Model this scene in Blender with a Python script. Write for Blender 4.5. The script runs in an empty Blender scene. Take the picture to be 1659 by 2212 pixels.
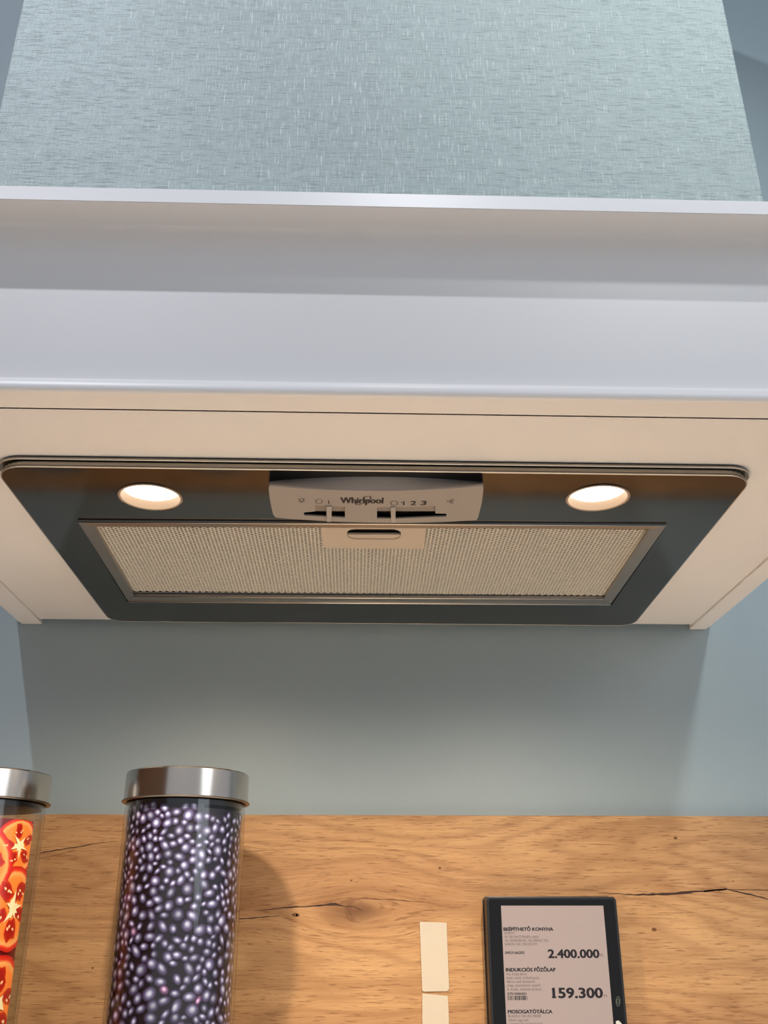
import bpy, bmesh, math, random
from mathutils import Vector, Matrix
R = math.radians
EYE = 1.15                      # camera height above the floor
# ---------------------------------------------------------------- camera
YAW, PITCH, ROLL, FPX = R(1.714), R(23.62), R(-.027), 2043.7
FW = Vector((math.sin(YAW)*math.cos(PITCH), math.cos(YAW)*math.cos(PITCH), math.sin(PITCH)))
_r = Vector((math.cos(YAW), -math.sin(YAW), 0)); _u = _r.cross(FW)
RT = math.cos(ROLL)*_r + math.sin(ROLL)*_u
UP = -math.sin(ROLL)*_r + math.cos(ROLL)*_u
C = bpy.context.scene.collection
cam = bpy.data.cameras.new('camera'); cam.sensor_width = 36; cam.sensor_fit = 'HORIZONTAL'
cam.lens = 36*FPX/1659; cam.clip_start = .01
co = bpy.data.objects.new('camera', cam); C.objects.link(co)
m = Matrix((RT, UP, -FW)).transposed().to_4x4(); m.translation = (0, 0, EYE); co.matrix_world = m
bpy.context.scene.camera = co
vs = bpy.context.scene.view_settings
vs.view_transform = 'Standard'; vs.look = 'None'; vs.gamma = 1; vs.exposure = .2; vs.use_curve_mapping = False

# ---------------------------------------------------------------- world and shop lamps
w = bpy.data.worlds.new('world'); bpy.context.scene.world = w; w.use_nodes = True
w.node_tree.nodes['Background'].inputs[0].default_value = (.80, .88, 1, 1)
w.node_tree.nodes['Background'].inputs[1].default_value = .42
def lamp(name, kind, loc, target, power, color, size=.05, spot=None, blend=.3):
    l = bpy.data.lights.new(name, kind); l.energy = power; l.color = color
    if kind == 'AREA': l.shape = 'DISK'; l.size = size
    else: l.shadow_soft_size = size
    if spot: l.spot_size = R(spot); l.spot_blend = blend
    o = bpy.data.objects.new(name, l); C.objects.link(o)
    o.location = Vector(loc) + Vector((0, 0, EYE))
    d = Vector(target) - Vector(loc); o.rotation_euler = d.to_track_quat('-Z', 'Y').to_euler()
    return o
COOL = (.88, .90, 1)
lamp('track_lamp', 'AREA', (-.737, -.536, 1.82), (0, .6, .4), 14, COOL, .035)
lamp('track_lamp', 'SPOT', (.95, -1.25, 2.2), (.40, .5, .88), 125, (.93, .98, 1), .12, 25, 1)
lamp('ceiling_lamp', 'SPOT', (.1, .06, 1.85), (.05, .47, .38), 12, (.95, .97, 1), .10, 46, .5)
lamp('shop_light', 'AREA', (1.9, -1.3, .9), (.1, .7, .3), 7, (.80, .90, 1), 1.2)

# ---------------------------------------------------------------- helpers
def ray(x, y): return RT*(x-829.5) - UP*(y-1106) + FW*FPX
def atY(x, y, Y): d = ray(x, y); return d*(Y/d.y)              # point of the photograph on a plane, camera at the origin
def atZ(x, y, z): d = ray(x, y); return d*(z/d.z)
TILT = math.tan(R(1.6))                                       # hood face slopes down a little to the rear
def face(x, y, z0, t=TILT):                                    # on plane z = z0 - t*(Y-.56)
    d = ray(x, y); k = (z0 + t*.56)/(d.z + t*d.y); return d*k

def mesh(name, verts, faces, mat, parent=None, smooth=False, mats=None, mi=None, bevel=0, seg=2):
    me = bpy.data.meshes.new(name); me.from_pydata([tuple(v) for v in verts], [], faces)
    if mats:
        for q in mats: me.materials.append(q)
        me.polygons.foreach_set('material_index', mi)
    else: me.materials.append(mat)
    bm = bmesh.new(); bm.from_mesh(me)
    bmesh.ops.remove_doubles(bm, verts=bm.verts, dist=1e-6)
    if bevel:
        ed = [e for e in bm.edges if len(e.link_faces) == 2 and e.calc_face_angle(0) > .5]
        bmesh.ops.bevel(bm, geom=ed, offset=bevel, segments=seg, profile=.5, affect='EDGES', clamp_overlap=True)
    bmesh.ops.recalc_face_normals(bm, faces=bm.faces)
    bm.to_mesh(me); bm.free()
    if smooth:
        for p in me.polygons: p.use_smooth = True
        try: me.set_sharp_from_angle(angle=R(35))
        except Exception: pass
    o = link(name, me, parent)
    if bevel and smooth:
        wn = o.modifiers.new('even_shading', 'WEIGHTED_NORMAL'); wn.keep_sharp = True; wn.weight = 100
    return o
def link(name, me, parent=None):
    o = bpy.data.objects.new(name, me); C.objects.link(o)
    if parent is not None:
        o.parent = parent; o.matrix_parent_inverse = parent_world(parent).inverted()
    else: o.location = (0, 0, EYE)
    if parent is not None: o.matrix_parent_inverse = Matrix.Identity(4); o.location = Vector((0, 0, EYE)) - world_loc(parent)
    return o
def world_loc(o):
    v = Vector(o.location)
    while o.parent: o = o.parent; v = v + Vector(o.location)
    return v
def parent_world(o): return Matrix.Translation(world_loc(o))
def root(name, loc, label, cat, group=None):
    o = bpy.data.objects.new(name, None); C.objects.link(o); o.empty_display_size = .03
    o.location = Vector(loc) + Vector((0, 0, EYE)); o['label'] = label; o['category'] = cat
    if group: o['group'] = group
    return o
def boxv(x0, x1, y0, y1, z0, z1):
    v = [(x, y, z) for z in (z0, z1) for y in (y0, y1) for x in (x0, x1)]
    f = [(0,2,3,1), (4,5,7,6), (0,1,5,4), (2,6,7,3), (0,4,6,2), (1,3,7,5)]
    return v, f
def box(name, x0, x1, y0, y1, z0, z1, mat, parent=None, bevel=0, seg=2):
    v, f = boxv(x0, x1, y0, y1, z0, z1)
    return mesh(name, v, f, mat, parent, smooth=bevel > 0, bevel=bevel, seg=seg)
def loft(name, loops, mat, parent=None, cap0=True, cap1=True, smooth=False, closed=True, bevel=0):
    n = len(loops[0]); v = [p for l in loops for p in l]; f = []
    for a in range(len(loops)-1):
        for i in range(n if closed else n-1):
            j = (i+1) % n; f.append((a*n+i, a*n+j, (a+1)*n+j, (a+1)*n+i))
    if cap0: f.append(tuple(range(n)))
    if cap1: f.append(tuple((len(loops)-1)*n+i for i in range(n)))
    return mesh(name, v, f, mat, parent, smooth=smooth, bevel=bevel)
def rounded(pts, r, n=6):
    """2D polygon with corners rounded; r one number or one per corner"""
    out = []; k = len(pts)
    for i, p in enumerate(pts):
        ri = r[i] if isinstance(r, (list, tuple)) else r
        p = Vector(p[:2]); a = Vector(pts[i-1][:2]); b = Vector(pts[(i+1) % k][:2])
        if ri <= 0: out.append(p); continue
        da = (a-p).normalized(); db = (b-p).normalized(); ang = math.acos(max(-1, min(1, da.dot(db))))/2
        t = ri/math.tan(ang); c = p + (da+db).normalized()*(ri/math.sin(ang))
        s = p+da*t; e = p+db*t
        for q in range(n+1):
            u = q/n; w_ = (s*(1-u)+e*u) - c
            # slerp by angle for an even arc
            sa = math.atan2((s-c).y, (s-c).x); ea = math.atan2((e-c).y, (e-c).x)
            d = (ea-sa+math.pi) % (2*math.pi) - math.pi
            out.append(c + ri*Vector((math.cos(sa+d*u), math.sin(sa+d*u))))
    return out
def plate(name, outer, holes, z_low, z_high, mat, parent=None, tilt=None, bevel=0, smooth=False):
    """flat plate with holes; loops are 2D (x, y); z given as depths below, tilt moves z with y"""
    cu = bpy.data.curves.new('tmp', 'CURVE'); cu.dimensions = '2D'; cu.fill_mode = 'BOTH'
    cu.extrude = (z_high-z_low)/2; cu.bevel_depth = 0
    for lp in [outer]+holes:
        sp = cu.splines.new('POLY'); sp.points.add(len(lp)-1); sp.use_cyclic_u = True
        for i, p in enumerate(lp): sp.points[i].co = (p[0], p[1], 0, 1)
    o = bpy.data.objects.new('tmp', cu); C.objects.link(o)
    dg = bpy.context.evaluated_depsgraph_get(); dg.update()
    me = bpy.data.meshes.new_from_object(o.evaluated_get(dg)); bpy.data.objects.remove(o); bpy.data.curves.remove(cu)
    me.name = name
    zc = (z_low+z_high)/2
    for v in me.vertices:
        v.co.z += zc - (tilt*(v.co.y-.56) if tilt else 0)
    me.materials.clear(); me.materials.append(mat)
    bm = bmesh.new(); bm.from_mesh(me); bmesh.ops.remove_doubles(bm, verts=bm.verts, dist=1e-6)
    if bevel:
        ed = [e for e in bm.edges if len(e.link_faces) == 2 and e.calc_face_angle(0) > .8]
        bmesh.ops.bevel(bm, geom=ed, offset=bevel, segments=2, profile=.5, affect='EDGES', clamp_overlap=True)
    bmesh.ops.recalc_face_normals(bm, faces=bm.faces)
    bm.to_mesh(me); bm.free()
    for p in me.polygons: p.use_smooth = False
    return link(name, me, parent)
def revolve(name, prof, c, mat, parent=None, n=96, smooth=True):
    v = []; f = []
    for r_, z in prof:
        for i in range(n):
            a = 2*math.pi*i/n; v.append((c[0]+r_*math.cos(a), c[1]+r_*math.sin(a), z))
    for k in range(len(prof)-1):
        for i in range(n):
            j = (i+1) % n; f.append((k*n+i, k*n+j, (k+1)*n+j, (k+1)*n+i))
    o = mesh(name, v, f, mat, parent)
    for p in o.data.polygons: p.use_smooth = True
    try: o.data.set_sharp_from_angle(angle=R(30))
    except Exception: pass
    return o

# ---------------------------------------------------------------- materials
def srgb(r, g, b): return tuple(((c/255)/12.92 if c/255 <= .04045 else ((c/255+.055)/1.055)**2.4) for c in (r, g, b)) + (1,)
def mat(name, col, rough=.5, metal=0, spec=.5, coat=0, emit=None, es=0):
    q = bpy.data.materials.new(name); q.use_nodes = True; b = q.node_tree.nodes['Principled BSDF']
    b.inputs['Base Color'].default_value = col if len(col) == 4 else (*col, 1)
    b.inputs['Roughness'].default_value = rough; b.inputs['Metallic'].default_value = metal
    b.inputs['Specular IOR Level'].default_value = spec; b.inputs['Coat Weight'].default_value = coat
    if emit: b.inputs['Emission Color'].default_value = (*emit[:3], 1); b.inputs['Emission Strength'].default_value = es
    return q
class N:
    def __init__(s, q): s.t = q.node_tree; s.b = s.t.nodes['Principled BSDF']; s.out = s.t.nodes['Material Output']
    def n(s, typ, **k):
        o = s.t.nodes.new(typ)
        for a, v in k.items(): setattr(o, a, v)
        return o
    def l(s, a, b): s.t.links.new(a, b)
    def coords(s, scale=(1,1,1), rot=(0,0,0), loc=(0,0,0)):
        c = s.n('ShaderNodeTexCoord'); mp = s.n('ShaderNodeMapping'); s.l(c.outputs['Object'], mp.inputs[0])
        mp.inputs['Scale'].default_value = scale; mp.inputs['Rotation'].default_value = rot; mp.inputs['Location'].default_value = loc
        return mp.outputs[0]
    def noise(s, vec, scale, detail=2, rough=.5, dist=0):
        o = s.n('ShaderNodeTexNoise'); s.l(vec, o.inputs['Vector']); o.inputs['Scale'].default_value = scale
        o.inputs['Detail'].default_value = detail; o.inputs['Roughness'].default_value = rough; o.inputs['Distortion'].default_value = dist
        return o.outputs['Fac']
    def ramp(s, fac, stops):
        o = s.n('ShaderNodeValToRGB'); s.l(fac, o.inputs[0]); e = o.color_ramp.elements
        while len(e) < len(stops): e.new(.5)
        for i, (p, c) in enumerate(stops):
            e[i].position = p; e[i].color = c if isinstance(c, tuple) else (c, c, c, 1)
        return o.outputs[0]
    def mix(s, fac, a, b, mode='MIX'):
        o = s.n('ShaderNodeMix', data_type='RGBA', blend_type=mode)
        if hasattr(fac, 'links') or hasattr(fac, 'node'): s.l(fac, o.inputs[0])
        else: o.inputs[0].default_value = fac
        for v, i in ((a, 6), (b, 7)):
            if isinstance(v, tuple): o.inputs[i].default_value = v
            else: s.l(v, o.inputs[i])
        return o.outputs[2]
    def math(s, op, a, b=0, c=0):
        o = s.n('ShaderNodeMath', operation=op)
        for v, i in ((a, 0), (b, 1), (c, 2)):
            if isinstance(v, (int, float)): o.inputs[i].default_value = v
            else: s.l(v, o.inputs[i])
        return o.outputs[0]
    def bump(s, h, strength, dist=.001):
        o = s.n('ShaderNodeBump'); s.l(h, o.inputs['Height']); o.inputs['Strength'].default_value = strength
        o.inputs['Distance'].default_value = dist; s.l(o.outputs[0], s.b.inputs['Normal']); return o

M_white = mat('white_lacquer', srgb(238, 235, 233), .38)
n = N(M_white); n.bump(n.noise(n.coords(), 900, 2), .03, .0005)
M_wall = mat('blue_grey_paint', srgb(150, 164, 169), .45, spec=.4)
n = N(M_wall); c = n.coords(); n.bump(n.noise(c, 260, 4, .6), .12, .0006)
n.l(n.ramp(n.noise(c, 2.2, 2), [(.3, srgb(147, 162, 168)), (.7, srgb(152, 167, 172))]), n.b.inputs['Base Color'])

def linen():
    q = mat('linen_wallpaper', srgb(150, 172, 176), .5, 0, .45); n = N(q)
    fine = n.coords((1, 1, 1))
    hz = n.noise(n.coords((28, 28, 900)), 1, 3, .6)            # horizontal threads
    vt = n.noise(n.coords((1100, 1100, 40)), 1, 3, .6)         # vertical threads
    hz2 = n.noise(n.coords((80, 80, 1500), loc=(3, 1, 7)), 1, 2, .5)
    vt2 = n.noise(n.coords((1300, 1300, 75), loc=(1, 5, 2)), 1, 2, .5)
    grain = n.noise(fine, 1400, 2, .6)
    thin = n.math('ADD', n.ramp(vt2, [(.56, 0.), (.70, 1.)]), n.math('MULTIPLY', n.ramp(hz2, [(.57, 0.), (.70, 1.)]), -.85))
    h = n.math('ADD', n.math('MULTIPLY', n.math('ADD', hz, vt), .4), n.math('MULTIPLY', grain, .95))
    h = n.math('ADD', h, n.math('MULTIPLY', thin, .45))
    col = n.ramp(n.math('MULTIPLY', h, .7), [(.35, srgb(136, 148, 147)), (.58, srgb(157, 170, 168)), (.78, srgb(178, 190, 187)), (1., srgb(208, 216, 213))])
    n.l(col, n.b.inputs['Base Color'])
    n.b.inputs['Metallic'].default_value = .2
    n.bump(h, .4, .0005)
    return q
M_linen = linen()

KN = atY(775, 1965, .9148)                                       # the knot in the oak
def oak():
    q = mat('oak_veneer', srgb(200, 150, 95), .48, spec=.35); n = N(q)
    tc = n.n('ShaderNodeTexCoord'); sx = n.n('ShaderNodeSeparateXYZ'); n.l(tc.outputs['Object'], sx.inputs[0])
    X, Z, Yc = sx.outputs[0], sx.outputs[2], sx.outputs[1]
    # grain bends round the knot
    def bend(cx, cz, rx, rz, amt):
        dx = n.math('DIVIDE', n.math('SUBTRACT', X, cx), rx); dz = n.math('DIVIDE', n.math('SUBTRACT', Z, cz), rz)
        g = n.math('POWER', 2.718, n.math('MULTIPLY', n.math('ADD', n.math('MULTIPLY', dx, dx), n.math('MULTIPLY', dz, dz)), -1))
        return g, n.math('MULTIPLY', n.math('MULTIPLY', g, dz), amt)
    g1, b1 = bend(KN.x, KN.z, .060, .026, -.026)
    g2, b2 = bend(.36, .035, .07, .02, -.014)
    g3, b3 = bend(-.2, .045, .05, .02, -.01)
    zz = n.math('ADD', n.math('ADD', n.math('ADD', Z, b1), b2), b3)
    cb = n.n('ShaderNodeCombineXYZ'); n.l(X, cb.inputs[0]); n.l(Yc, cb.inputs[1]); n.l(zz, cb.inputs[2])
    def st(sc, loc=(0, 0, 0)):
        mp = n.n('ShaderNodeMapping'); n.l(cb.outputs[0], mp.inputs[0]); mp.inputs['Scale'].default_value = sc; mp.inputs['Location'].default_value = loc
        return mp.outputs[0]
    wav = n.n('ShaderNodeTexNoise'); n.l(st((3.2, 3.2, 14)), wav.inputs['Vector']); wav.inputs['Scale'].default_value = 1; wav.inputs['Detail'].default_value = 2
    rings = n.math('SINE', n.math('MULTIPLY', n.math('ADD', n.math('MULTIPLY', wav.outputs['Fac'], 1.0), n.math('MULTIPLY', zz, 4.2)), 60))
    rings = n.ramp(n.math('MULTIPLY_ADD', rings, .5, .5), [(.0, 1.), (.35, .25), (1., 0.)])
    fib = n.noise(st((14, 14, 620)), 1, 4, .65)
    fib2 = n.noise(st((34, 34, 1500), (2, 3, 1)), 1, 3, .6)
    band = n.noise(st((1.6, 1.6, 22), (5, 0, 0)), 1, 3, .5)
    pores = n.ramp(n.noise(st((75, 75, 900), (9, 3, 4)), 1, 2, .5), [(.57, 0.), (.69, 1.)])
    base = n.ramp(band, [(.25, srgb(154, 114, 78)), (.5, srgb(181, 142, 98)), (.78, srgb(200, 163, 117))])
    c1 = n.mix(n.math('MULTIPLY', n.ramp(fib, [(.35, 0.), (.7, 1.)]), .52), base, srgb(150, 104, 62))
    c2 = n.mix(n.math('MULTIPLY', n.ramp(fib2, [(.4, 0.), (.7, 1.)]), .25), c1, srgb(228, 190, 140))
    c3 = n.mix(n.math('MULTIPLY', rings, .34), c2, srgb(120, 78, 44))
    c4 = n.mix(n.math('MULTIPLY', pores, .6), c3, srgb(112, 72, 40))
    g4, _ = bend(KN.x-.002, KN.z-.001, .022, .009, 0)
    c5 = n.mix(n.math('MULTIPLY', g4, .85), c4, srgb(96, 62, 38))
    g5, _ = bend(.395, .03, .04, .012, 0)
    c6 = n.mix(n.math('MULTIPLY', g5, .35), c5, srgb(120, 78, 48))
    n.l(c6, n.b.inputs['Base Color'])
    n.bump(n.math('ADD', n.math('MULTIPLY', fib, .5), n.math('MULTIPLY', pores, -.6)), .25, .0006)
    return q
M_oak = oak()
M_crack = mat('crack_brown', srgb(52, 30, 16), .8)
M_crack2 = mat('crack_soft_brown', srgb(100, 66, 38), .8)
M_dark = mat('dark_polished_steel', (.135, .122, .11), .09, 1)
M_rim = mat('bronze_tinted_steel', (.30, .275, .235), .22, 1)
M_bead = mat('edge_highlight_steel', (.92, .84, .72), .22, 1)  # paler steel, the edge highlight is put into its colour
M_frame = mat('filter_frame_aluminium', (.42, .39, .35), .33, 1)
M_mesh = mat('filter_mesh_aluminium', (.92, .86, .75), .42, .35)
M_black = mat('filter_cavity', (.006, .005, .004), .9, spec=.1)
M_latch = mat('latch_plate_grey', srgb(196, 182, 164), .42)
M_panel = mat('control_plastic_grey', srgb(158, 151, 144), .38)
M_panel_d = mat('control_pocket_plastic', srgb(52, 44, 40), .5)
M_slider = mat('slider_plastic', srgb(172, 165, 158), .35)
M_print = mat('black_print', srgb(28, 20, 22), .5)
M_lens = mat('lamp_lens', (1, .93, .82), .3, emit=(1, .90, .74), es=3.2)
M_ring = mat('lamp_reflector', (.34, .25, .18), .5, 0)
M_lid = mat('brushed_steel', (.62, .55, .48), .17, 1)
n = N(M_lid); n.bump(n.noise(n.coords((8, 8, 1500)), 1, 2), .05, .0003)
n.b.inputs['Anisotropic'].default_value = .0
M_lidflat = mat('lid_rim_steel', (.22, .20, .18), .3, 1)
M_bez = mat('black_gloss_plastic', (.006, .006, .007), .14, spec=.35)
M_body = mat('black_satin_plastic', (.012, .012, .013), .35)
M_screen = mat('lit_screen', srgb(110, 100, 96), .12, spec=.5, emit=srgb(196, 174, 166), es=.40)
M_ink = mat('screen_ink', srgb(14, 10, 18), .4)
M_ink2 = mat('screen_ink_grey', srgb(88, 78, 76), .4)
M_tape = mat('cream_tape_pad', srgb(190, 181, 164), .6)
n = N(M_tape); n.bump(n.noise(n.coords(), 110, 3), .25, .0015)
M_mark = mat('pale_print', srgb(190, 196, 190), .4)
M_mark2 = mat('dim_print', srgb(104, 112, 104), .4)
M_joint = mat('joint_shadow_gap', srgb(150, 136, 120), .7)
M_floor = mat('grey_shop_floor', srgb(170, 166, 160), .4)
def glass():
    q = bpy.data.materials.new('clear_glass'); q.use_nodes = True; t = q.node_tree
    for x in list(t.nodes): t.nodes.remove(x)
    o = t.nodes.new('ShaderNodeOutputMaterial'); mx = t.nodes.new('ShaderNodeMixShader')
    tr = t.nodes.new('ShaderNodeBsdfTransparent'); tr.inputs[0].default_value = (.95, .955, .945, 1)
    gl = t.nodes.new('ShaderNodeBsdfGlossy'); gl.inputs['Roughness'].default_value = .03
    lw = t.nodes.new('ShaderNodeLayerWeight'); lw.inputs[0].default_value = .5
    pw = t.nodes.new('ShaderNodeMath'); pw.operation = 'POWER'; pw.inputs[1].default_value = 5
    fr = t.nodes.new('ShaderNodeMath'); fr.operation = 'MULTIPLY_ADD'; fr.inputs[1].default_value = .9; fr.inputs[2].default_value = .035
    t.links.new(lw.outputs['Facing'], pw.inputs[0]); t.links.new(pw.outputs[0], fr.inputs[0])
    t.links.new(fr.outputs[0], mx.inputs[0]); t.links.new(tr.outputs[0], mx.inputs[1]); t.links.new(gl.outputs[0], mx.inputs[2])
    t.links.new(mx.outputs[0], o.inputs[0]); return q
M_glass = glass()
def vcol(name, rough):
    q = mat(name, (1, 1, 1), rough); n = N(q); a = n.n('ShaderNodeVertexColor'); a.layer_name = 'Col'
    n.l(a.outputs[0], n.b.inputs['Base Color']); return q
M_vprint = vcol('printed_paper', .35)

# ================================================================ SETTING
W = .9268; FL = -EYE; SP = .9148
def structure(o): o['kind'] = 'structure'; return o
structure(box('wall_back', -1.45, 2.4, W, W+.12, FL, 2.2, M_wall))
structure(box('floor', -1.45, 2.4, -1.6, W, FL-.05, FL, M_floor))
structure(box('wall_left_added', -1.55, -1.45, -1.6, W, FL, 1.5, mat('added_wall_brown', srgb(120, 78, 44), .5)))  # unseen wall added for brown reflections and to block world light from the left
structure(box('ceiling_added', -1.45, 2.4, -1.6, W, 2.32, 2.38, mat('added_ceiling_grey', srgb(120, 124, 128), .8)))  # unseen ceiling added to keep world light off the upper wall
# oak splashback
spl = root('splashback', (.05, SP, -.22), 'oak veneer splashback panel with dark cracks and a knot, below the painted wall', 'panel')
WT = -.22
ztop = atY(880, 1761, SP).z
box('board', -1.2, 1.3, SP, W-.0002, WT, ztop, M_oak, spl, bevel=.0005, seg=1)
def crack(pts, mt, name='crack', lift=.00012):
    """tapering dark split in the wood: (pixel x, pixel y, width in mm)"""
    up, dn = [], []
    rng = random.Random(len(pts)*7)
    P = []
    for i in range(len(pts)-1):
        a, b = pts[i], pts[i+1]; k = max(2, int(abs(b[0]-a[0])/9))
        for q in range(k): u = q/k; P.append([a[j]*(1-u)+b[j]*u for j in range(3)])
    P.append(list(pts[-1]))
    for i, (x, y, wd) in enumerate(P):
        jy = rng.uniform(-.9, .9) if 0 < i < len(P)-1 else 0
        c = atY(x, y+jy, SP); h = wd/2000*rng.uniform(.6, 1.3)
        up.append((c.x, SP-lift, c.z+h)); dn.append((c.x, SP-lift, c.z-h))
    n_ = len(up); back = [(p[0], SP+.0004, p[2]) for p in up+dn]
    v = up+dn+back
    f = [(i, i+1, n_+i+1, n_+i) for i in range(n_-1)] + [(i, 2*n_+i, 2*n_+i+1, i+1) for i in range(n_-1)] + [(n_+i, n_+i+1, 3*n_+i+1, 3*n_+i) for i in range(n_-1)]
    return mesh(name, v, f, mt, spl)
crack([(86, 1843, .9), (150, 1832, 1.1), (190, 1825, .7), (240, 1818, .15)], M_crack)
crack([(84, 1855, .3), (130, 1845, .4), (165, 1836, .2)], M_crack2)
crack([(515, 1985, .7), (560, 1982, .9), (605, 1979, .2)], M_crack)
crack([(550, 1967, .2), (610, 1961, .8), (690, 1957, 1.3), (725, 1953, 1.9), (745, 1957, .4)], M_crack)
crack([(745, 1958, .5), (765, 1958, .6), (783, 1967, .3)], M_crack)
crack([(748, 1960, .3), (756, 1972, .5), (761, 1980, .2)], M_crack)
crack([(780, 1940, .6), (850, 1944, .9), (930, 1950, .3)], M_crack2)
crack([(1290, 1929, .2), (1370, 1933, 1.0), (1430, 1932, 1.8), (1490, 1927, 2.0), (1530, 1925, 1.5), (1570, 1920, 1.2)], M_crack)
crack([(1520, 1926, 1.2), (1545, 1923, 1.0), (1572, 1922, 1.0), (1600, 1928, 1.2), (1635, 1936, .9), (1670, 1946, .7)], M_crack)
crack([(1572, 1921, .7), (1620, 1922, 1.0), (1680, 1925, .8)], M_crack2)
crack([(500, 1840, .2), (560, 1838, .4), (640, 1834, .15)], M_crack2)
for (x, y, s) in [(643, 1977, 1.2), (632, 1976, .6), (950, 1875, .9), (759, 1902, .7), (200, 2091, .7), (1459, 1810, 1.2), (1583, 1904, .5), (1413, 2008, 1.5), (638, 1976, 1.6)]:
    c = atY(x, y, SP); pts = [(c.x+math.cos(a)*s/1000*1.5, SP-.00012, c.z+math.sin(a)*s/1000) for a in [i*math.pi/5 for i in range(10)]]
    pb = [(p[0], SP+.0004, p[2]) for p in pts]
    loft('knot_spot', [pb, pts], M_crack2, spl)

# oak worktop the jars stand on (below the frame)
wt = root('worktop', (.05, .62, WT-.038), 'pale cream worktop that the glass jars stand on, under the splashback', 'worktop')
box('slab', -1.2, 1.3, .33, W-.0005, WT-.038, WT, mat('cream_worktop', srgb(240, 230, 214), .4), wt, bevel=.002)
bc = root('base_cabinet', (.05, .63, FL), 'white base cabinet run carrying the pale worktop', 'cabinet')
for i in range(4):
    x0 = -1.2+i*.625
    box('carcass', x0, x0+.625, .39, W-.001, FL+.1, WT-.038, M_white, bc)
    d = box('door', x0+.002, x0+.623, .37, .389, FL+.105, WT-.043, M_white, bc, bevel=.0015)
box('plinth', -1.2, 1.3, .44, W-.001, FL, FL+.1, M_white, bc)

# ================================================================ CHIMNEY
XL, XR = -.3365, .3575            # outer sides of the mantle
CF = .49
ch = root('chimney_box', (.011, .7, .4109), 'tall pale blue-green chimney box covered in linen textured wallpaper above the white mantle', 'chimney breast')
box('wallpapered_box', -.2485, .2700, CF, W-.0005, .4109, 1.246, M_linen, ch, bevel=.0012)

# ================================================================ MANTLE (hood housing)
mn = root('hood_mantle', (.0105, .7, .28), 'white lacquered hood mantle with cove cornice and rounded lower edge', 'hood housing')
FY = .478
def sweep(name, prof, mt, yf=None):
    """profile (offset outwards from the fascia plane, z) swept round left side, front and right side with mitres"""
    loops = []
    path = [((XL, W-.001), (-1, 0)), ((XL, FY), (-1, -1)), ((XR, FY), (1, -1)), ((XR, W-.001), (1, 0))]
    for (px, py), (nx, ny) in path:
        loops.append([(px+nx*o_, py+ny*o_, z) for o_, z in prof])
    return loft(name, loops, mt, mn, smooth=True)
OV = .0297; ZB = .3967; Z0 = .3751
CW = .0178
cove = [(CW*(1-math.cos(t)), Z0+(ZB-Z0)*math.sin(t)) for t in [i*math.pi/2/14 for i in range(15)]]
cove += [(OV-.0004, ZB), (OV-.0004, ZB+.001), (-.016, ZB+.001), (-.016, Z0)]
sweep('cornice', cove, M_white)
ZT = .4108
sweep('top_edge', [(OV, ZB+.0003), (OV-.0042, ZT), (-.02, ZT), (-.02, ZB+.0003)], M_white)
box('top_board', XL+.019, XR-.019, FY+.019, W-.001, ZB+.0006, ZT, M_white, mn)
box('fascia', XL, XR, FY, FY+.016, .2800, ZB, M_white, mn)
# rounded rail at the foot of the fascia
rail = [(-.0125, .2797), (FY-.4768, .2797)]
rail += [(FY-.4768+.0045*math.sin(t), .2830-.0033*math.cos(t)) for t in [i*math.pi/2/6 for i in range(1, 6)]]
rail += [(FY-.4813+.0090*math.cos(t), .2830+.0090*math.sin(t)) for t in [i*R(74)/12 for i in range(13)]]
rail += [(-.0125, .2917)]
sweep('rounded_rail', rail, M_white)
GAPY = .4923
box('joint_gap', XL+.02, XR-.02, GAPY-.0022, GAPY+.0004, .2806, .283, M_joint, mn)
# bottom panel with cut-out for the extractor
cut = [(-.225, .575), (.25, .575), (.25, .85), (-.225, .85)]
IL, IR = -.3158, .3401
plate('bottom_panel', [(IL, GAPY+.0004), (IR, GAPY+.0004), (IR, .9155), (IL, .9155)], [cut], .280, .296, M_white, mn)
for s, (a, b) in (('l', (XL, IL-.0004)), ('r', (IR+.0004, XR))):
    box('side_panel', a, b, FY+.0165, W-.001, .2778, ZB, M_white, mn, bevel=.0005, seg=1)

# ================================================================ EXTRACTOR HOOD
hd = root('extractor_hood', (.013, .7, .28), 'dark polished steel built-in extractor hood with two lit lamps under the mantle', 'extractor hood')
ZF = .2722
def fp(x, y, z=ZF, t=TILT): p = face(x, y, z, t); return (p.x, p.y)
def shrink(pts, d):
    cx = sum(p[0] for p in pts)/len(pts); cy = sum(p[1] for p in pts)/len(pts)
    return [(p[0]-d*(1 if p[0] > cx else -1), p[1]-d*(1 if p[1] > cy else -1)) for p in pts]
front = .5560
oc = [(-.2370, front), (.2625, front), (.2650, .868), (-.2330, .868)]
A = shrink(oc, -.0016)
plate('mounting_flange', rounded(A, [.018, .018, .014, .014], 8), [rounded(cut, .01)], .2772, .2787, M_rim, hd)
plate('gap_shade_strip', rounded(shrink(oc, -.0008), [.018, .018, .014, .014], 8), [rounded(cut, .01)], .2787, .2799, M_body, hd)  # black strip standing in for the shaded gap above the flange
inner_cut = [(-.2100, .664), (.2358, .664), (.2400, .857), (-.2140, .857)]
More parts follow.
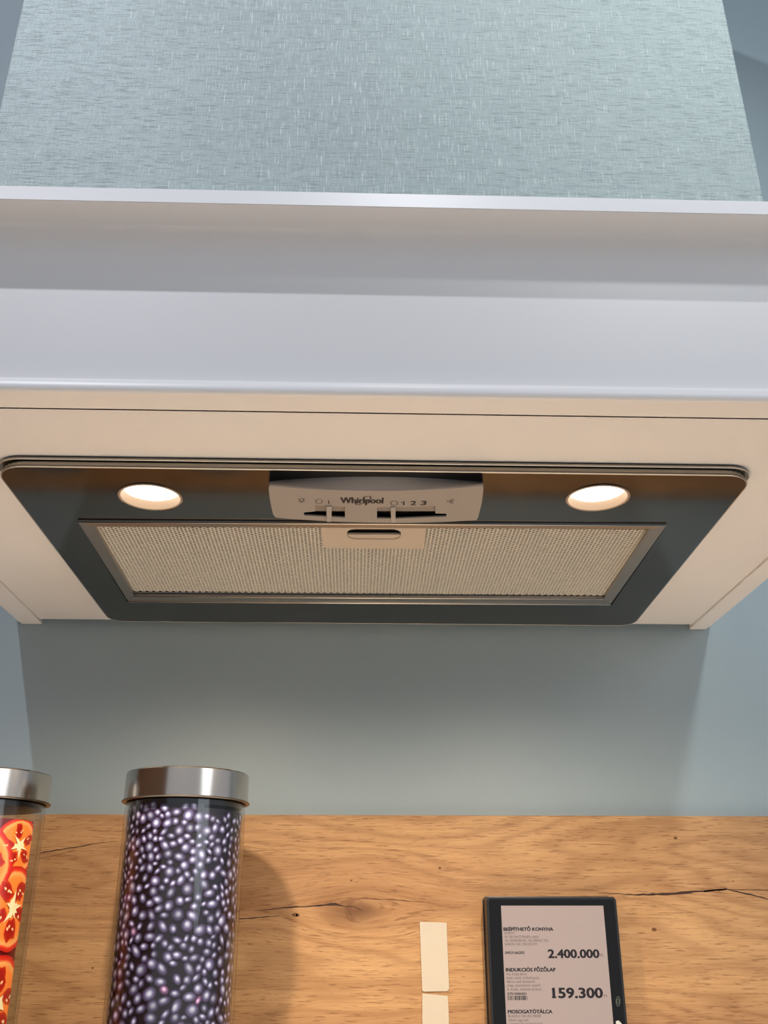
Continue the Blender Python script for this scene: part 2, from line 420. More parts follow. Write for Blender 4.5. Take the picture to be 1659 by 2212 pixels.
# body between flange and face
plate('side_band', rounded(shrink(oc, .0006), [.018, .018, .014, .014], 8), [rounded([(-.222, .572), (.247, .572), (.249, .856), (-.219, .856)], .01)], ZF+.0006, .2768, M_rim, hd)
lampc = []
for xs in ((325, 1075), (1291, 1077)):
    lampc.append(fp(*xs))
LR = .0212
circ = lambda c_, r_, k=40: [(c_[0]+r_*math.cos(2*math.pi*i/k), c_[1]+r_*math.sin(2*math.pi*i/k)) for i in range(k)]
def bead(name, pts, r_, par, closed=True, mt=None):
    n_ = len(pts); loops = []
    for i, p in enumerate(pts):
        a = Vector(pts[(i-1) % n_] if closed or i else p); b = Vector(pts[(i+1) % n_] if closed or i < n_-1 else p)
        d = (b-a).normalized(); s_ = d.cross(Vector((0, 0, 1))).normalized(); p = Vector(p)
        loops.append([tuple(p+s_*r_*math.cos(k*math.pi/4)+Vector((0, 0, 1))*r_*math.sin(k*math.pi/4)) for k in range(8)])
    if closed: loops.append(loops[0])
    o = loft(name, loops, mt or M_bead, par, cap0=not closed, cap1=not closed)
    for q in o.data.polygons: q.use_smooth = True
    return o
# filter opening from the photograph
fz = ZF-.0006
foc = [fp(167, 1125.5), fp(1441, 1134), fp(1321, 1307.5), fp(275.5, 1300.5)]
out_l = rounded(oc, [.018, .018, .014, .014], 8)
plate('face_plate', out_l, [circ(lampc[0], LR), circ(lampc[1], LR), foc], ZF, ZF+.0016, M_dark, hd, tilt=TILT, bevel=.0007)
bead('edge_highlight', [(p[0], p[1], ZF+.0004-TILT*(p[1]-.56)) for p in rounded(shrink(oc, .0004), [.018, .018, .014, .014], 8)], .00055, hd)  # pale beads added to draw the highlights along the rim edges
bead('edge_highlight', [(p[0], p[1], .2774) for p in rounded(shrink(A, .0003), [.018, .018, .014, .014], 8)], .00045, hd)
for c_ in lampc:
    zf = ZF-TILT*(c_[1]-.56)
    L = bpy.data.objects.new('lamp_unit', None); C.objects.link(L); L.parent = hd; L.empty_display_size = .01
    L.location = Vector((c_[0], c_[1], zf+EYE)) - world_loc(hd)
    revolve('reflector_ring', [(LR+.0009, zf+.0002), (LR+.0007, zf-.0002), (LR-.0004, zf-.0003), (LR-.0010, zf+.0002), (LR-.0014, zf+.0085), (LR+.0005, zf+.0085)], c_, M_ring, L)
    # slightly domed glowing lens, set back in the ring
    prof = [(LR-.0013, zf+.0066)] + [((LR-.0013)*math.cos(a), zf+.0066-.0020*math.sin(a)) for a in [i*math.pi/2/6 for i in range(1, 6)]] + [(.0001, zf+.0046)]
    revolve('lens', prof, c_, M_lens, L, n=48)
    lo = lamp('hood_lamp', 'SPOT', (c_[0], c_[1], zf-.0015), (c_[0], c_[1]+.0, -1), 8.2, (1, .82, .63), .008, 164, .9)

# ---- grease filter
gf = bpy.data.objects.new('grease_filter', None); C.objects.link(gf); gf.parent = hd
gf.location = Vector((.013, .76, ZF+EYE)) - world_loc(hd)
zo = ZF-.0012
FC = [face(167.5, 1127.5, zo), face(1440, 1135.5, zo), face(1319, 1306, zo), face(276.5, 1299.5, zo)]
IC = [face(205, 1138.5, zo-.0006), face(1403, 1144, zo-.0006), face(1304, 1294, zo-.0006), face(290, 1288.5, zo-.0006)]
def bar(a, b, c_, d_):           # a,b outer edge ends; c_,d_ inner edge ends
    up = Vector((0, 0, .004))
    lo_ = [a+Vector((0, 0, .0006)), b+Vector((0, 0, .0006)), c_, d_]
    mid = [(a*.8+d_*.2), (b*.8+c_*.2)]
    v = [a+up, b+up, c_+up, d_+up] + [a, b, c_, d_]
    return [tuple(p) for p in v], [(0,1,2,3), (4,5,6,7), (0,1,5,4), (1,2,6,5), (2,3,7,6), (3,0,4,7)]
for i in range(4):
    j = (i+1) % 4
    v, f = bar(FC[i], FC[j], IC[j], IC[i])
    mesh('frame_bar', v, f, M_frame, gf, smooth=True, bevel=.0005)
dz_ = Vector((0, 0, .0002))
bead('filter_edge_highlight', [FC[0]-dz_, FC[1]-dz_], .0006, gf, False)  # added beads, painted glints along the filter bar edges
bead('filter_edge_highlight', [FC[3]-dz_, FC[2]-dz_], .0006, gf, False)
bead('filter_edge_highlight', [IC[3]-dz_, IC[2]-dz_], .0006, gf, False)
# perforated sheet: hexagonal pitch 3.3 mm, real holes
def perforated():
    pitch = .0033; cw = pitch*math.sqrt(3)/2; hr = .00134; zs = ZF+.0010
    v, f = [], []
    y0, y1 = IC[0].y-.001, IC[2].y-.0015
    ncol = int(.48/cw)
    x00 = .013-ncol*cw/2
    ly = max(q[1] for q in lp); lx0 = min(q[0] for q in lp); lx1 = max(q[0] for q in lp)
    def inside(x, y):
        u = (y-y0)/(y1-y0)
        xl = IC[0].x*(1-u)+IC[3].x*u; xr = IC[1].x*(1-u)+IC[2].x*u
        return xl-.002 < x < xr+.002 and y0 < y < y1 and not (lx0+.004 < x < lx1-.004 and y < ly-.004)
    R6 = pitch/math.sqrt(3); K = 12
    for ci in range(ncol):
        x = x00+ci*cw; rows = int((y1-y0)/pitch)+1
        for ri in range(rows):
            y = y0+pitch*(ri+.5*(ci % 2))
            if not inside(x, y): continue
            zt = zs-TILT*(y-.56); b = len(v)
            # hexagon corners (flat left-right neighbours share edges)
            for k in range(6):
                a = math.pi/3*k; v.append((x+R6*math.cos(a), y+R6*math.sin(a), zt))
            for k in range(K):
                a = 2*math.pi*k/K; v.append((x+hr*math.cos(a), y+hr*math.sin(a), zt-.00008))
            for k in range(K):
                a = 2*math.pi*k/K; v.append((x+hr*.9*math.cos(a), y+hr*.9*math.sin(a), zt+.00042))
            for k in range(6):
                h0, h1 = b+k, b+(k+1) % 6; c0, c1, c2 = b+6+2*k, b+6+(2*k+1) % K, b+6+(2*k+2) % K
                f += [(h0, c0, c1), (h0, c1, h1), (h1, c1, c2)]
            for k in range(K):
                c0, c1 = b+6+k, b+6+(k+1) % K; f.append((c0, b+18+k, b+18+(k+1) % K, c1))
    me = bpy.data.meshes.new('perforated_sheet'); me.from_pydata(v, [], f); me.materials.append(M_mesh)
    o = link('perforated_sheet', me, gf); o['kind'] = 'stuff'; return o
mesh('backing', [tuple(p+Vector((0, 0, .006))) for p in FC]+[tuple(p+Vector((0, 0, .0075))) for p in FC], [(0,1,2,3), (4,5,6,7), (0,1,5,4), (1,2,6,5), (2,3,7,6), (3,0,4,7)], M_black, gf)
# latch plate with oblong opening
zl = ZF-.0004
lp = [fp(693, 1137.5, zl), fp(921, 1138.5, zl), fp(916, 1186, zl), fp(699.5, 1184, zl)]
ho = [fp(x, y, zl) for x, y in [(750, 1149), (755, 1145), (766, 1143), (850, 1143.3), (860, 1146), (866, 1150), (866, 1158), (861, 1163), (850, 1166), (766, 1165), (755, 1162), (750, 1158)]]
plate('latch_plate', rounded(lp, [.0005, .0005, .003, .003]), [ho], zl, zl+.0012, M_latch, gf, tilt=TILT)
lv = [fp(x, y, zl+.001) for x, y in [(744, 1155), (872, 1155.5), (872, 1172), (744, 1171)]]
plate('latch_lever', lv, [], zl+.0010, zl+.0030, M_latch, gf, tilt=TILT, bevel=.0004)
pk = [fp(x, y, zl) for x, y in [(746, 1139), (870, 1139), (870, 1172), (746, 1171)]]
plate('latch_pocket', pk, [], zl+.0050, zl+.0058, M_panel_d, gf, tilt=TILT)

perforated()
# ---- control panel
cp = bpy.data.objects.new('control_panel', None); C.objects.link(cp); cp.parent = hd
cp.location = Vector((.013, .62, ZF+EYE)) - world_loc(hd)
ZP = .2625
def qb(a, b, c_, n_=14):           # quadratic through three pixels
    out = []
    for i in range(n_+1):
        t = i/n_; out.append(tuple((1-t)*(1-2*t)*p+4*t*(1-t)*q+t*(2*t-1)*r_ for p, q, r_ in zip(a, b, c_)))
    return out
top_f = qb((582, 1050), (812, 1060.5), (1043, 1050))              # front edge of the visible face
bot_f = qb((1029, 1124), (815, 1129.5), (596, 1118.5))
loopF = top_f + [(1044.5, 1053), (1043.5, 1066), (1041, 1086), (1036, 1106), (1033, 1118)] + bot_f + [(590, 1112), (586, 1096), (582, 1074), (580, 1055)]
top_b = qb((583, 1040), (812, 1029.5), (1042, 1042))
loopB = top_b + [(1044, 1045), (1043.5, 1060), (1041, 1082), (1036, 1102), (1033, 1112)] + [(x, y-4) for x, y in bot_f] + [(590, 1107), (586, 1092), (582, 1070), (580, 1047)]
F3 = [fp(x, y, ZP, 0) for x, y in loopF]
holeL = [(656, 1107.5), (681, 1105), (681.5, 1091.5), (745, 1095), (745, 1118.5), (657.5, 1113.8)]
holeR = [(814.5, 1096.5), (940, 1094), (940.5, 1109.5), (964, 1110), (964.5, 1116), (855, 1120.5), (814.5, 1120)]
HL = [fp(x, y, ZP, 0) for x, y in holeL]; HR = [fp(x, y, ZP, 0) for x, y in holeR]
plate('panel_face', F3, [HL, HR], ZP, ZP+.0012, M_panel, cp, bevel=.0004)
B3 = []
for x, y in loopB:
    p = face(x, y, ZF); B3.append((p.x, p.y, p.z+.0004))
G3 = [(p[0], p[1], ZP+.0010) for p in F3]
cx0 = sum(p[0] for p in F3)/len(F3); cy0 = sum(p[1] for p in F3)/len(F3)
mesh('panel_body', G3+B3, [(i, (i+1) % len(G3), len(G3)+(i+1) % len(G3), len(G3)+i) for i in range(len(G3))], M_panel, cp, smooth=True)
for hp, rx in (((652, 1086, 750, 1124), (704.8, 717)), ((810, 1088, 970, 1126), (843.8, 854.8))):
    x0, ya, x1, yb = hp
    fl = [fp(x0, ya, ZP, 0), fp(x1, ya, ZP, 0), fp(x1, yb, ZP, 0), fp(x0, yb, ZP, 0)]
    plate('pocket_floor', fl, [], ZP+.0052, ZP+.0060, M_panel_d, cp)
    # inner pale plate seen through the upper half of the slot
    zq = ZP+.0026; fl = [fp(x0, ya-14, zq, 0), fp(x1, ya-14, zq, 0), fp(x1, 1104.5, zq, 0), fp(x0, 1104, zq, 0)]
    plate('slider_plate', fl, [], ZP+.0026, ZP+.0036, mat('slider_plate_plastic', srgb(140, 132, 124), .4), cp)
    q = [fp(rx[0], hp[1]+5.5, ZP, 0), fp(rx[1], hp[1]+5.7, ZP, 0), fp(rx[1]-.5, hp[3]+.5, ZP, 0), fp(rx[0]+.5, hp[3]+.5, ZP, 0)]
    plate('slider', q, [], ZP-.0012, ZP+.0012, M_slider, cp, bevel=.0004)

def text(name, body, mt, parent, O, X, Yv, size, bold=0, width=None, thick=.00006, space=1, shear=0):
    """text mesh with its baseline start at O, running along X, up along Yv (3D unit vectors)"""
    cu = bpy.data.curves.new('tmp', 'FONT'); cu.body = body; cu.size = 1; cu.extrude = 0; cu.space_character = space; cu.shear = shear
    cu.resolution_u = 3
    o = bpy.data.objects.new('tmp', cu); C.objects.link(o)
    dg = bpy.context.evaluated_depsgraph_get(); dg.update()
    me = bpy.data.meshes.new_from_object(o.evaluated_get(dg)); bpy.data.objects.remove(o); bpy.data.curves.remove(cu)
    me.name = name; X = Vector(X).normalized(); Yv = Vector(Yv).normalized(); Zn = X.cross(Yv)
    xs = [v.co.x for v in me.vertices]; x0, x1 = min(xs), max(xs)
    cap = .70; sy = size/cap; sx = (width/(x1-x0)) if width else sy
    for v in me.vertices: v.co = Vector(O) + X*((v.co.x-x0)*sx) + Yv*(v.co.y*sy) + Zn*thick
    me.materials.clear(); me.materials.append(mt)
    if bold:                                   # heavier strokes: the same glyphs laid over themselves, slightly shifted
        bm = bmesh.new(); bm.from_mesh(me); g0 = bm.verts[:]+bm.edges[:]+bm.faces[:]
        for du, dv in ((1, 0), (-1, 0), (0, 1), (0, -1), (.7, .7), (-.7, .7), (.7, -.7), (-.7, -.7)):
            g = bmesh.ops.duplicate(bm, geom=g0)['geom']
            bmesh.ops.translate(bm, verts=[e for e in g if isinstance(e, bmesh.types.BMVert)], vec=X*(du*bold*sy)+Yv*(dv*bold*.6*sy)+Zn*(.000004*(du+2*dv+3)))
        bm.to_mesh(me); bm.free()
    return link(name, me, parent)
# printed signs on the control panel; image-right = +x, image-up = -y on the panel
PX, PY = Vector((1, 0, 0)), Vector((0, -1, 0))
def ptext(body, xa, xb, ybase, ytop, bold=0, mt=M_print, name='printed_sign', dz=0, nat=False):
    a = atZ(xa, ybase, ZP); b = atZ(xb, ybase+dz, ZP); t_ = atZ(xa, ytop, ZP)
    X = (b-a); return text(name, body, mt, cp, a, X, Vector((0, -1, 0)), abs((t_-a).y), bold, None if nat else X.length, .00008)
ptext('Whirlpool', 736, 827, 1086.5, 1074, .028, name='printed_logo', dz=.6)
ptext('2', 887, 898, 1090.8, 1082, .03); ptext('3', 909, 920, 1090.5, 1081.5, .03)
def stroke(name, pts, wpx, z=ZP, closed=False, mt=M_print, par=cp):
    """thin printed line following pixels on the panel"""
    P = [atZ(x, y, z) for x, y in pts]; n_ = len(P); v = []; f = []
    for i, p in enumerate(P):
        a = P[(i-1) % n_] if closed or i > 0 else P[i]; b = P[(i+1) % n_] if closed or i < n_-1 else P[i]
        d = (b-a).normalized(); s = Vector((-d.y, d.x, 0))*wpx*.00038/2
        v += [tuple(p+s-Vector((0, 0, .00008))), tuple(p-s-Vector((0, 0, .00008)))]
    for i in range(n_ if closed else n_-1):
        j = (i+1) % n_; f.append((2*i, 2*i+1, 2*j+1, 2*j))
    return mesh(name, v, f, mt, par)
ell = lambda cx, cy, rx, ry, k=24, ph=0, tilt=0: [(cx+rx*math.cos(2*math.pi*i/k)*math.cos(tilt)-ry*math.sin(2*math.pi*i/k)*math.sin(tilt), cy+rx*math.cos(2*math.pi*i/k)*math.sin(tilt)+ry*math.sin(2*math.pi*i/k)*math.cos(tilt)) for i in range(k)]
stroke('printed_sign', ell(689, 1083, 7, 4.6), 1.3, closed=True)
stroke('printed_sign', ell(851.5, 1086.5, 7.2, 4.9), 1.3, closed=True)
stroke('printed_sign', [(710, 1081), (710.4, 1088.5)], 1.8)
stroke('printed_sign', [(867.5, 1085.6), (872, 1083.2), (872.3, 1091)], 2.6)
# swirl of the logo
sw = [(784, 1075), (790, 1072.2), (797, 1071.7), (801, 1073), (801, 1076), (797, 1080), (790, 1084), (783, 1087.3), (776, 1090), (770, 1090.3), (768, 1088.2), (770, 1085.5), (774, 1083)]
stroke('printed_logo', sw, 2.2)
# bulb sign
stroke('printed_sign', ell(651.5, 1080, 4.4, 3.4, 16), 1.3, closed=True)
stroke('printed_sign', [(649, 1084), (654, 1084.4)], 1.8)
for dx, dy in ((-1, .1), (-.85, -.65), (-.8, .7), (1, .1), (.85, -.6), (.8, .75)):
    stroke('printed_sign', [(651.5+dx*5.6, 1080+dy*4.2), (651.5+dx*8.2, 1080+dy*6)], 1.1)
# fan sign
stroke('printed_sign', ell(969.5, 1082.2, 3.6, 1.5, 14), 1.3, closed=True)
stroke('printed_sign', ell(977, 1080.2, 3.0, 2.0, 14, tilt=-.7), 1.3, closed=True)
stroke('printed_sign', ell(975.3, 1085.3, 3.2, 1.7, 14, tilt=.4), 1.3, closed=True)

# ================================================================ JARS
def jar(loc, label, kind, seed, sleeve_top):
    cx, cy = loc; t = root('storage_jar', (cx, cy, WT), label, 'jar')
    gr = .0478; zt = .0935; ft = .0016
    # wall of real thickness, closed bottom
    revolve('glass_body', [(.0001, WT+.0005), (gr-.004, WT+.0005), (gr, WT+.004), (gr, zt-.012), (gr-.001, zt-.006), (gr-.001, zt), (gr-.0028, zt), (gr-.0028, zt-.006), (gr-.0022, zt-.012), (gr-.0022, WT+.008), (gr-.006, WT+.0065), (.0001, WT+.0065)], (cx, cy), M_glass, t)
    zl0 = .0905; zl1 = .1133
    ld = revolve('lid', [(gr-.0008, zl0+.0007), (.0494, zl0+.0007), (.0494, zl0+.0018), (.0492, zl1-.0012), (.0487, zl1-.0004), (.0475, zl1), (.0001, zl1)], (cx, cy), M_lid, t, n=128)
    revolve('lid_lip', [(.0480, zl0+.0012), (.0504, zl0+.0010), (.0509, zl0+.0004), (.0505, zl0-.0003), (.0478, zl0-.0003), (.0478, zl0+.0012)], (cx, cy), M_lidflat, ld, n=128)
    revolve('lid_seal', [(gr-.0030, zl0-.001), (gr-.0036, zl0-.0045), (gr-.008, zl0-.005), (.0001, zl0-.005)], (cx, cy), M_body, ld, n=96)
    return t
J1 = (-.1362, .800); J2 = (-.2985, .803)
jb = jar(J1, 'glass jar with steel lid and printed sleeve of dark purple berries', 'berry', 3, 0)
jt = jar(J2, 'glass jar with steel lid and printed sleeve of red tomato slices', 'tomato', 5, 0)

class VC:                           # printed paper: coloured flat shapes on one sleeve mesh
    def __init__(s, c, r_): s.c = c; s.r = r_; s.v = []; s.f = []; s.col = []
    def P(s, a, z, lift=0):         # a = arc length from the side facing the camera, to the right
        th = -math.pi/2 + a/s.r; rr_ = s.r+lift
        return (s.c[0]+rr_*math.cos(th), s.c[1]+rr_*math.sin(th), z)
    def sheet(s, a0, a1, z0, z1, col, lift=0, k=60, thick=0):
        b = len(s.v)
        for i in range(k+1):
            a = a0+(a1-a0)*i/k
            s.v += [s.P(a, z0, lift), s.P(a, z1, lift)]; s.col += [col, col]
        s.f += [(b+2*i, b+2*i+2, b+2*i+3, b+2*i+1) for i in range(k)]
    def blob(s, a, z, ra, rz, rot, rings, lift, k=12, wob=0, rng=None, off=(0, 0)):
        """rings: list of (relative radius, colour), centre first"""
        b = len(s.v); s.v.append(s.P(a+off[0]*ra, z+off[1]*rz, lift)); s.col.append(rings[0][1]); cr, sr = math.cos(rot), math.sin(rot)
        ws = [1+(rng.uniform(-wob, wob) if rng and wob else 0) for _ in range(k)]
        for q, (rad, col) in enumerate(rings[1:]):
            o_ = 1-rad
            for i in range(k):
                u = ra*rad*ws[i]*math.cos(2*math.pi*i/k)+off[0]*ra*o_; w_ = rz*rad*ws[i]*math.sin(2*math.pi*i/k)+off[1]*rz*o_
                s.v.append(s.P(a+u*cr-w_*sr, z+u*sr+w_*cr, lift)); s.col.append(col)
        for i in range(k):
            s.f.append((b, b+1+i, b+1+(i+1) % k))
            for q in range(len(rings)-2):
                p0 = b+1+q*k; p1 = p0+k; j = (i+1) % k
                s.f.append((p0+i, p1+i, p1+j, p0+j))
    def poly(s, pts, col, lift):
        b = len(s.v); s.v += [s.P(a, z, lift) for a, z in pts]; s.col += [col]*len(pts); s.f.append(tuple(range(b, b+len(pts))))
    def build(s, name, parent):
        me = bpy.data.meshes.new(name); me.from_pydata(s.v, [], s.f); me.materials.append(M_vprint)
        at = me.color_attributes.new('Col', 'FLOAT_COLOR', 'POINT')
        at.data.foreach_set('color', [x for c_ in s.col for x in c_])
        for p in me.polygons: p.use_smooth = False
        return link(name, me, parent)
# berries
rng = random.Random(11)
vc = VC(J1, .0442); H = math.pi*vc.r
vc.sheet(-H*.995, .0215, WT+.009, .0865, srgb(26, 16, 22), 0, 70)
vc.sheet(.0205, H*.98, WT+.009, .0832, srgb(22, 16, 30), .0002, 60)
pts = []
tries = 0
while len(pts) < 900 and tries < 90000:
    tries += 1
    a = rng.uniform(-H*.6, H*.6); z = rng.uniform(WT+.012, .0845)
    s_ = rng.uniform(.0030, .0052)*(1.0 + .2*max(0, (0.03-z)/.15))
    if all((a-p[0])**2+(z-p[1])**2 > (.72*(s_+p[2]))**2 for p in pts): pts.append((a, z, s_))
for a, z, s_ in pts:
    if a > .019 and z > .0800: continue
    rx = s_*rng.uniform(.85, 1.15); rz = s_*rng.uniform(.6, .95); rot = rng.uniform(-1.2, 1.2)
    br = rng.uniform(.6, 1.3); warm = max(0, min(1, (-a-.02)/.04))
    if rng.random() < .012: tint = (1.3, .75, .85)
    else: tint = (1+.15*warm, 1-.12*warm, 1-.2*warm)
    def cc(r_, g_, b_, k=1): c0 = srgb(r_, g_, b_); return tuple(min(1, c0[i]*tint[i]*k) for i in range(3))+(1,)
    rings = [(0, cc(216, 221, 243, br)), (.28, cc(166, 170, 204, br)), (.55, cc(92, 92, 132, br)), (.8, cc(66, 52, 88, br)), (1.0, cc(34, 20, 32, 1))]
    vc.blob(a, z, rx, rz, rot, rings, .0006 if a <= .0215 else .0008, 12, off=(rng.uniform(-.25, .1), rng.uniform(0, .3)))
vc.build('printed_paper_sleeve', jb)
# tomatoes
rng = random.Random(4)
vt = VC(J2, .0440); Ht = math.pi*vt.r
vt.sheet(-Ht*.99, .0625, WT+.009, .0760, srgb(96, 14, 10), 0, 70)
def slice_(a, z, r_, ang, lift, sq=1.0):
    red = srgb(214, 54, 34); skin = srgb(176, 24, 16); org = srgb(236, 128, 52); pale = srgb(232, 166, 96); cream = srgb(232, 220, 178)
    vt.blob(a, z, r_*sq, r_, 0, [(0, org), (.45, org), (.72, srgb(238, 132, 56)), (.84, pale), (.9, red), (1, skin)], lift, 40, wob=.015, rng=rng)
    for q in range(5):
        b = ang+q*2*math.pi/5
        ca, cz = a+math.cos(b)*r_*.5*sq, z+math.sin(b)*r_*.5
        vt.blob(ca, cz, r_*.27, r_*.17, b, [(0, srgb(150, 22, 12)), (.7, srgb(164, 26, 14)), (1, srgb(190, 50, 24))], lift+.00025, 14, wob=.22, rng=rng)
        for _ in range(3):
            vt.blob(ca+rng.uniform(-.14, .14)*r_, cz+rng.uniform(-.1, .1)*r_, r_*.05, r_*.032, rng.uniform(0, 3), [(0, srgb(246, 226, 190)), (1, srgb(226, 150, 90))], lift+.0004, 8)
    pts_ = []
    for q in range(20):
        b = ang+(q+.5)*2*math.pi/20*1.0; rad = r_*(.36 if q % 4 == 1 else .19)*rng.uniform(.6, 1.3)
        pts_.append((a+math.cos(b)*rad*sq, z+math.sin(b)*rad))
    b0 = len(vt.v); vt.v.append(vt.P(a, z, lift+.0005)); vt.col.append(cream)
    for p in pts_: vt.v.append(vt.P(p[0], p[1], lift+.0005)); vt.col.append(cream)
    vt.f += [(b0, b0+1+i, b0+1+(i+1) % 20) for i in range(20)]
slice_(.0480, .0745-.018, .0215, .5, .0004)
slice_(.0500, .0120, .0300, 1.0, .0006, .8)
slice_(.0130, .0420, .0310, .2, .0008)
slice_(.0480, -.0520, .0320, .3, .0008, .85)
slice_(.0120, -.0280, .0300, .9, .0010)
slice_(.0200, -.0950, .030, .4, .0012)
slice_(-.0350, .0400, .0300, .1, .0005); slice_(-.0350, -.0250, .0300, .8, .0007); slice_(-.0300, -.0900, .0300, .8, .0009)
slice_(.0560, -.1150, .0290, .8, .0010); slice_(.0200, -.1550, .0290, .8, .0014); slice_(-.03, -.155, .029, .2, .001)
# keep the print within the paper
for i, (x, y, z) in enumerate(vt.v):
    if z > .0760: vt.v[i] = (x, y, .0760)
    th = math.atan2(y-J2[1], x-J2[0]); am = -math.pi/2+.0620/vt.r
    if x > J2[0] and th > am:
        rr_ = math.hypot(x-J2[0], y-J2[1]); vt.v[i] = (J2[0]+rr_*math.cos(am), J2[1]+rr_*math.sin(am), vt.v[i][2])
vt.build('printed_paper_sleeve', jt)

# ================================================================ TAPE PADS
def pad(px, label):
    P = [atY(x, y, SP) for x, y in px]; n_ = len(P)
    o = mesh('tape_pad', [(p.x, SP-.0009, p.z) for p in P]+[(p.x, SP-.00002, p.z) for p in P], [tuple(range(n_)), tuple(range(n_, 2*n_))]+[(i, (i+1) % n_, n_+(i+1) % n_, n_+i) for i in range(n_)], M_tape)
    o['label'] = label; o['category'] = 'tape'; o['group'] = 'adhesive pads on the splashback'
pad([(906.5, 1991), (964.5, 1993), (967, 2060), (970, 2136), (966, 2141), (915, 2142), (912, 2139), (909, 2060)], 'upper cream adhesive pad with scuffed lower half, stuck on the oak splashback')
lowz = [(912, 2146), (967, 2151), (969, 2185), (971, 2290), (915, 2290), (912, 2200)]
pad(lowz, 'lower cream adhesive pad on the oak splashback, cut by the picture bottom')

# ================================================================ PRICE DISPLAY
TY = .8955
tb_ = root('price_display', (.174, .905, -.07), 'black framed tablet showing kitchen prices, fixed to the oak splashback', 'tablet')
tl, tr_ = atY(1050, 1937.5, TY), atY(1330.5, 1936.5, TY)
x0, x1, z1 = tl.x, tr_.x, (tl.z+tr_.z)/2; z0 = z1-.193
def slab(name, x0, x1, z0, z1, yf, yb, r_, mt, par, bevel=0):
    lp = rounded([(x0, z0), (x1, z0), (x1, z1), (x0, z1)], r_, 6)
    return loft(name, [[(p[0], yb, p[1]) for p in lp], [(p[0], yf, p[1]) for p in lp]], mt, par, smooth=True, bevel=bevel)
slab('casing', x0, x1, z0, z1, TY, SP-.0003, .0035, M_body, tb_, bevel=.0009)
slab('glass_front', x0+.0022, x1-.0022, z0+.0022, z1-.0022, TY-.0004, TY+.0006, .002, M_bez, tb_)
TF = TY-.0004
s0 = atY(1082, 1956, TF); s1 = atY(1303, 1956.5, TF)
scr = slab('screen', s0.x, s1.x, z0+.018, (s0.z+s1.z)/2, TF-.0003, TF+.0001, .0001, M_screen, tb_)
SF = TF-.0003
def stext(body, xa, ybase, xb, ytop, bold=0, mt=M_ink, name='text_line'):
    a = atY(xa, ybase, SF); b = atY(xb, ybase, SF); t_ = atY(xa, ytop, SF)
    return text(name, body, mt, scr, (a.x, SF-.00005, a.z), (1, 0, 0), (0, 0, 1), t_.z-a.z, bold, b.x-a.x, .00005)
stext('BEÉPÍTHETŐ KONYHA', 1088, 2010.5, 1195, 2003.5, .05)
stext('NORDIC', 1089, 2018, 1113, 2013, 0, M_ink2)
stext('YR 782 MATTFEHÉR LAKK', 1089, 2026.5, 1164, 2021, 0, M_ink2)
stext('YR 103FEHÉR,ML 196 SIERRA TÖL', 1090, 2034.5, 1186, 2029, 0, M_ink2)
stext('SAROK KB 190/305CM', 1090.5, 2042, 1160, 2037, 0, M_ink2)
stext('0453166202', 1091.5, 2060.5, 1133, 2055, .03)
stext('2.400.000', 1185, 2069, 1294.5, 2051, .045)
stext('Ft', 1297, 2066.5, 1304, 2060, 0, M_ink2)
stext('INDUKCIÓS FŐZŐLAP', 1093, 2098.5, 1200, 2091, .05)
stext('WL S7060 BF/W', 1094, 2107, 1138, 2102, 0, M_ink2)
stext('fehér színű, 4 főzőzónás', 1094, 2115, 1165, 2109.5, 0, M_ink2)
stext('60cm, elöl élcsiszolt', 1095, 2123, 1156, 2117.5, 0, M_ink2)
stext('üveg, csúsztatható vezérlő', 1095.5, 2131, 1168, 2125.5, 0, M_ink2)
stext('6. érzék, ötzónás funkció', 1096, 2139.5, 1170, 2134, 0, M_ink2)
stext('2751006501', 1096, 2149, 1137, 2144, .03)
stext('159.300', 1195, 2155.5, 1302, 2134, .045)
stext('Ft', 1305, 2154, 1312, 2148, 0, M_ink2)
stext('MOSOGATÓTÁLCA', 1097.5, 2189, 1193, 2181.5, .05)
stext('BLANCO ZIA 45S FEHÉR', 1098, 2197.5, 1169, 2192, 0, M_ink2)
stext('fehér szg szű', 1098.5, 2206, 1141, 2200.5, 0, M_ink2)
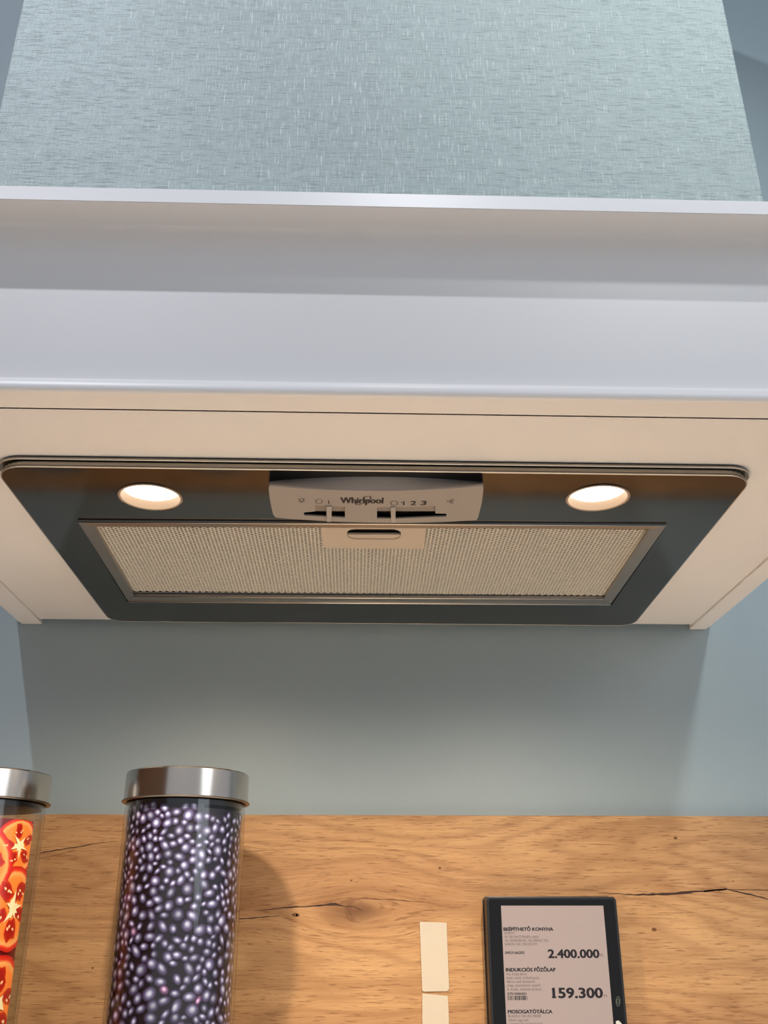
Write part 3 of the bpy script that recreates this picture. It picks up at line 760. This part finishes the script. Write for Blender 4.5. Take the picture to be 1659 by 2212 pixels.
stext('1 medencés csepptálcával', 1099, 2214, 1171, 2208.5, 0, M_ink2)
for q in ([(1192, 2155.5), (1192, 2153), (1202, 2153), (1202, 2155.5)], [(1191, 2138), (1193, 2135.6), (1197, 2133.6), (1197, 2137)]):
    P = [atY(x, y, SF) for x, y in q]
    mesh('text_line', [(p.x, SF-.00011, p.z) for p in P], [(0, 1, 2, 3)], M_ink, scr)
# bar code
v, f = [], []; rng = random.Random(2); xx = 1096.5
za = atY(1096, 2151, SF).z; zb = atY(1096, 2160.5, SF).z
while xx < 1140:
    wd = rng.choice([.8, .8, 1.6, 2.4]); a = atY(xx, 2155, SF).x; b = atY(xx+wd, 2155, SF).x; k = len(v)
    v += [(a, SF-.00005, zb), (b, SF-.00005, zb), (b, SF-.00005, za), (a, SF-.00005, za)]; f.append((k, k+1, k+2, k+3)); xx += wd+rng.choice([.8, 1.2, 1.8])
mesh('bar_code', v, f, M_ink, scr)
# button on the right bezel
def ringY(name, cx, cy, rx, ry, wpx, mt):
    P = [atY(cx+rx*math.cos(a), cy+ry*math.sin(a), TF) for a in [i*math.pi/12 for i in range(24)]]
    Q = [atY(cx+(rx-wpx)*math.cos(a), cy+(ry-wpx)*math.sin(a), TF) for a in [i*math.pi/12 for i in range(24)]]
    vv = [(p.x, TF-.0002, p.z) for p in P]+[(p.x, TF-.0002, p.z) for p in Q]
    return mesh(name, vv, [(i, (i+1) % 24, 24+(i+1) % 24, 24+i) for i in range(24)], mt, tb_)
ringY('button', 1335, 2163, 4.6, 11, 1.0, M_mark2)
ringY('button_sign', 1335, 2163, 2.6, 6, .8, M_mark2)
P = [atY(x, y, TF) for x, y in [(1330, 2206), (1336, 2204), (1343, 2211), (1345, 2222), (1331, 2222)]]
mesh('pale_sticker', [(p.x, TF-.0002, p.z) for p in P]+[(p.x, TF, p.z) for p in P], [(0,1,2,3,4), (5,6,7,8,9)]+[(i, (i+1) % 5, 5+(i+1) % 5, 5+i) for i in range(5)], M_mark, tb_)
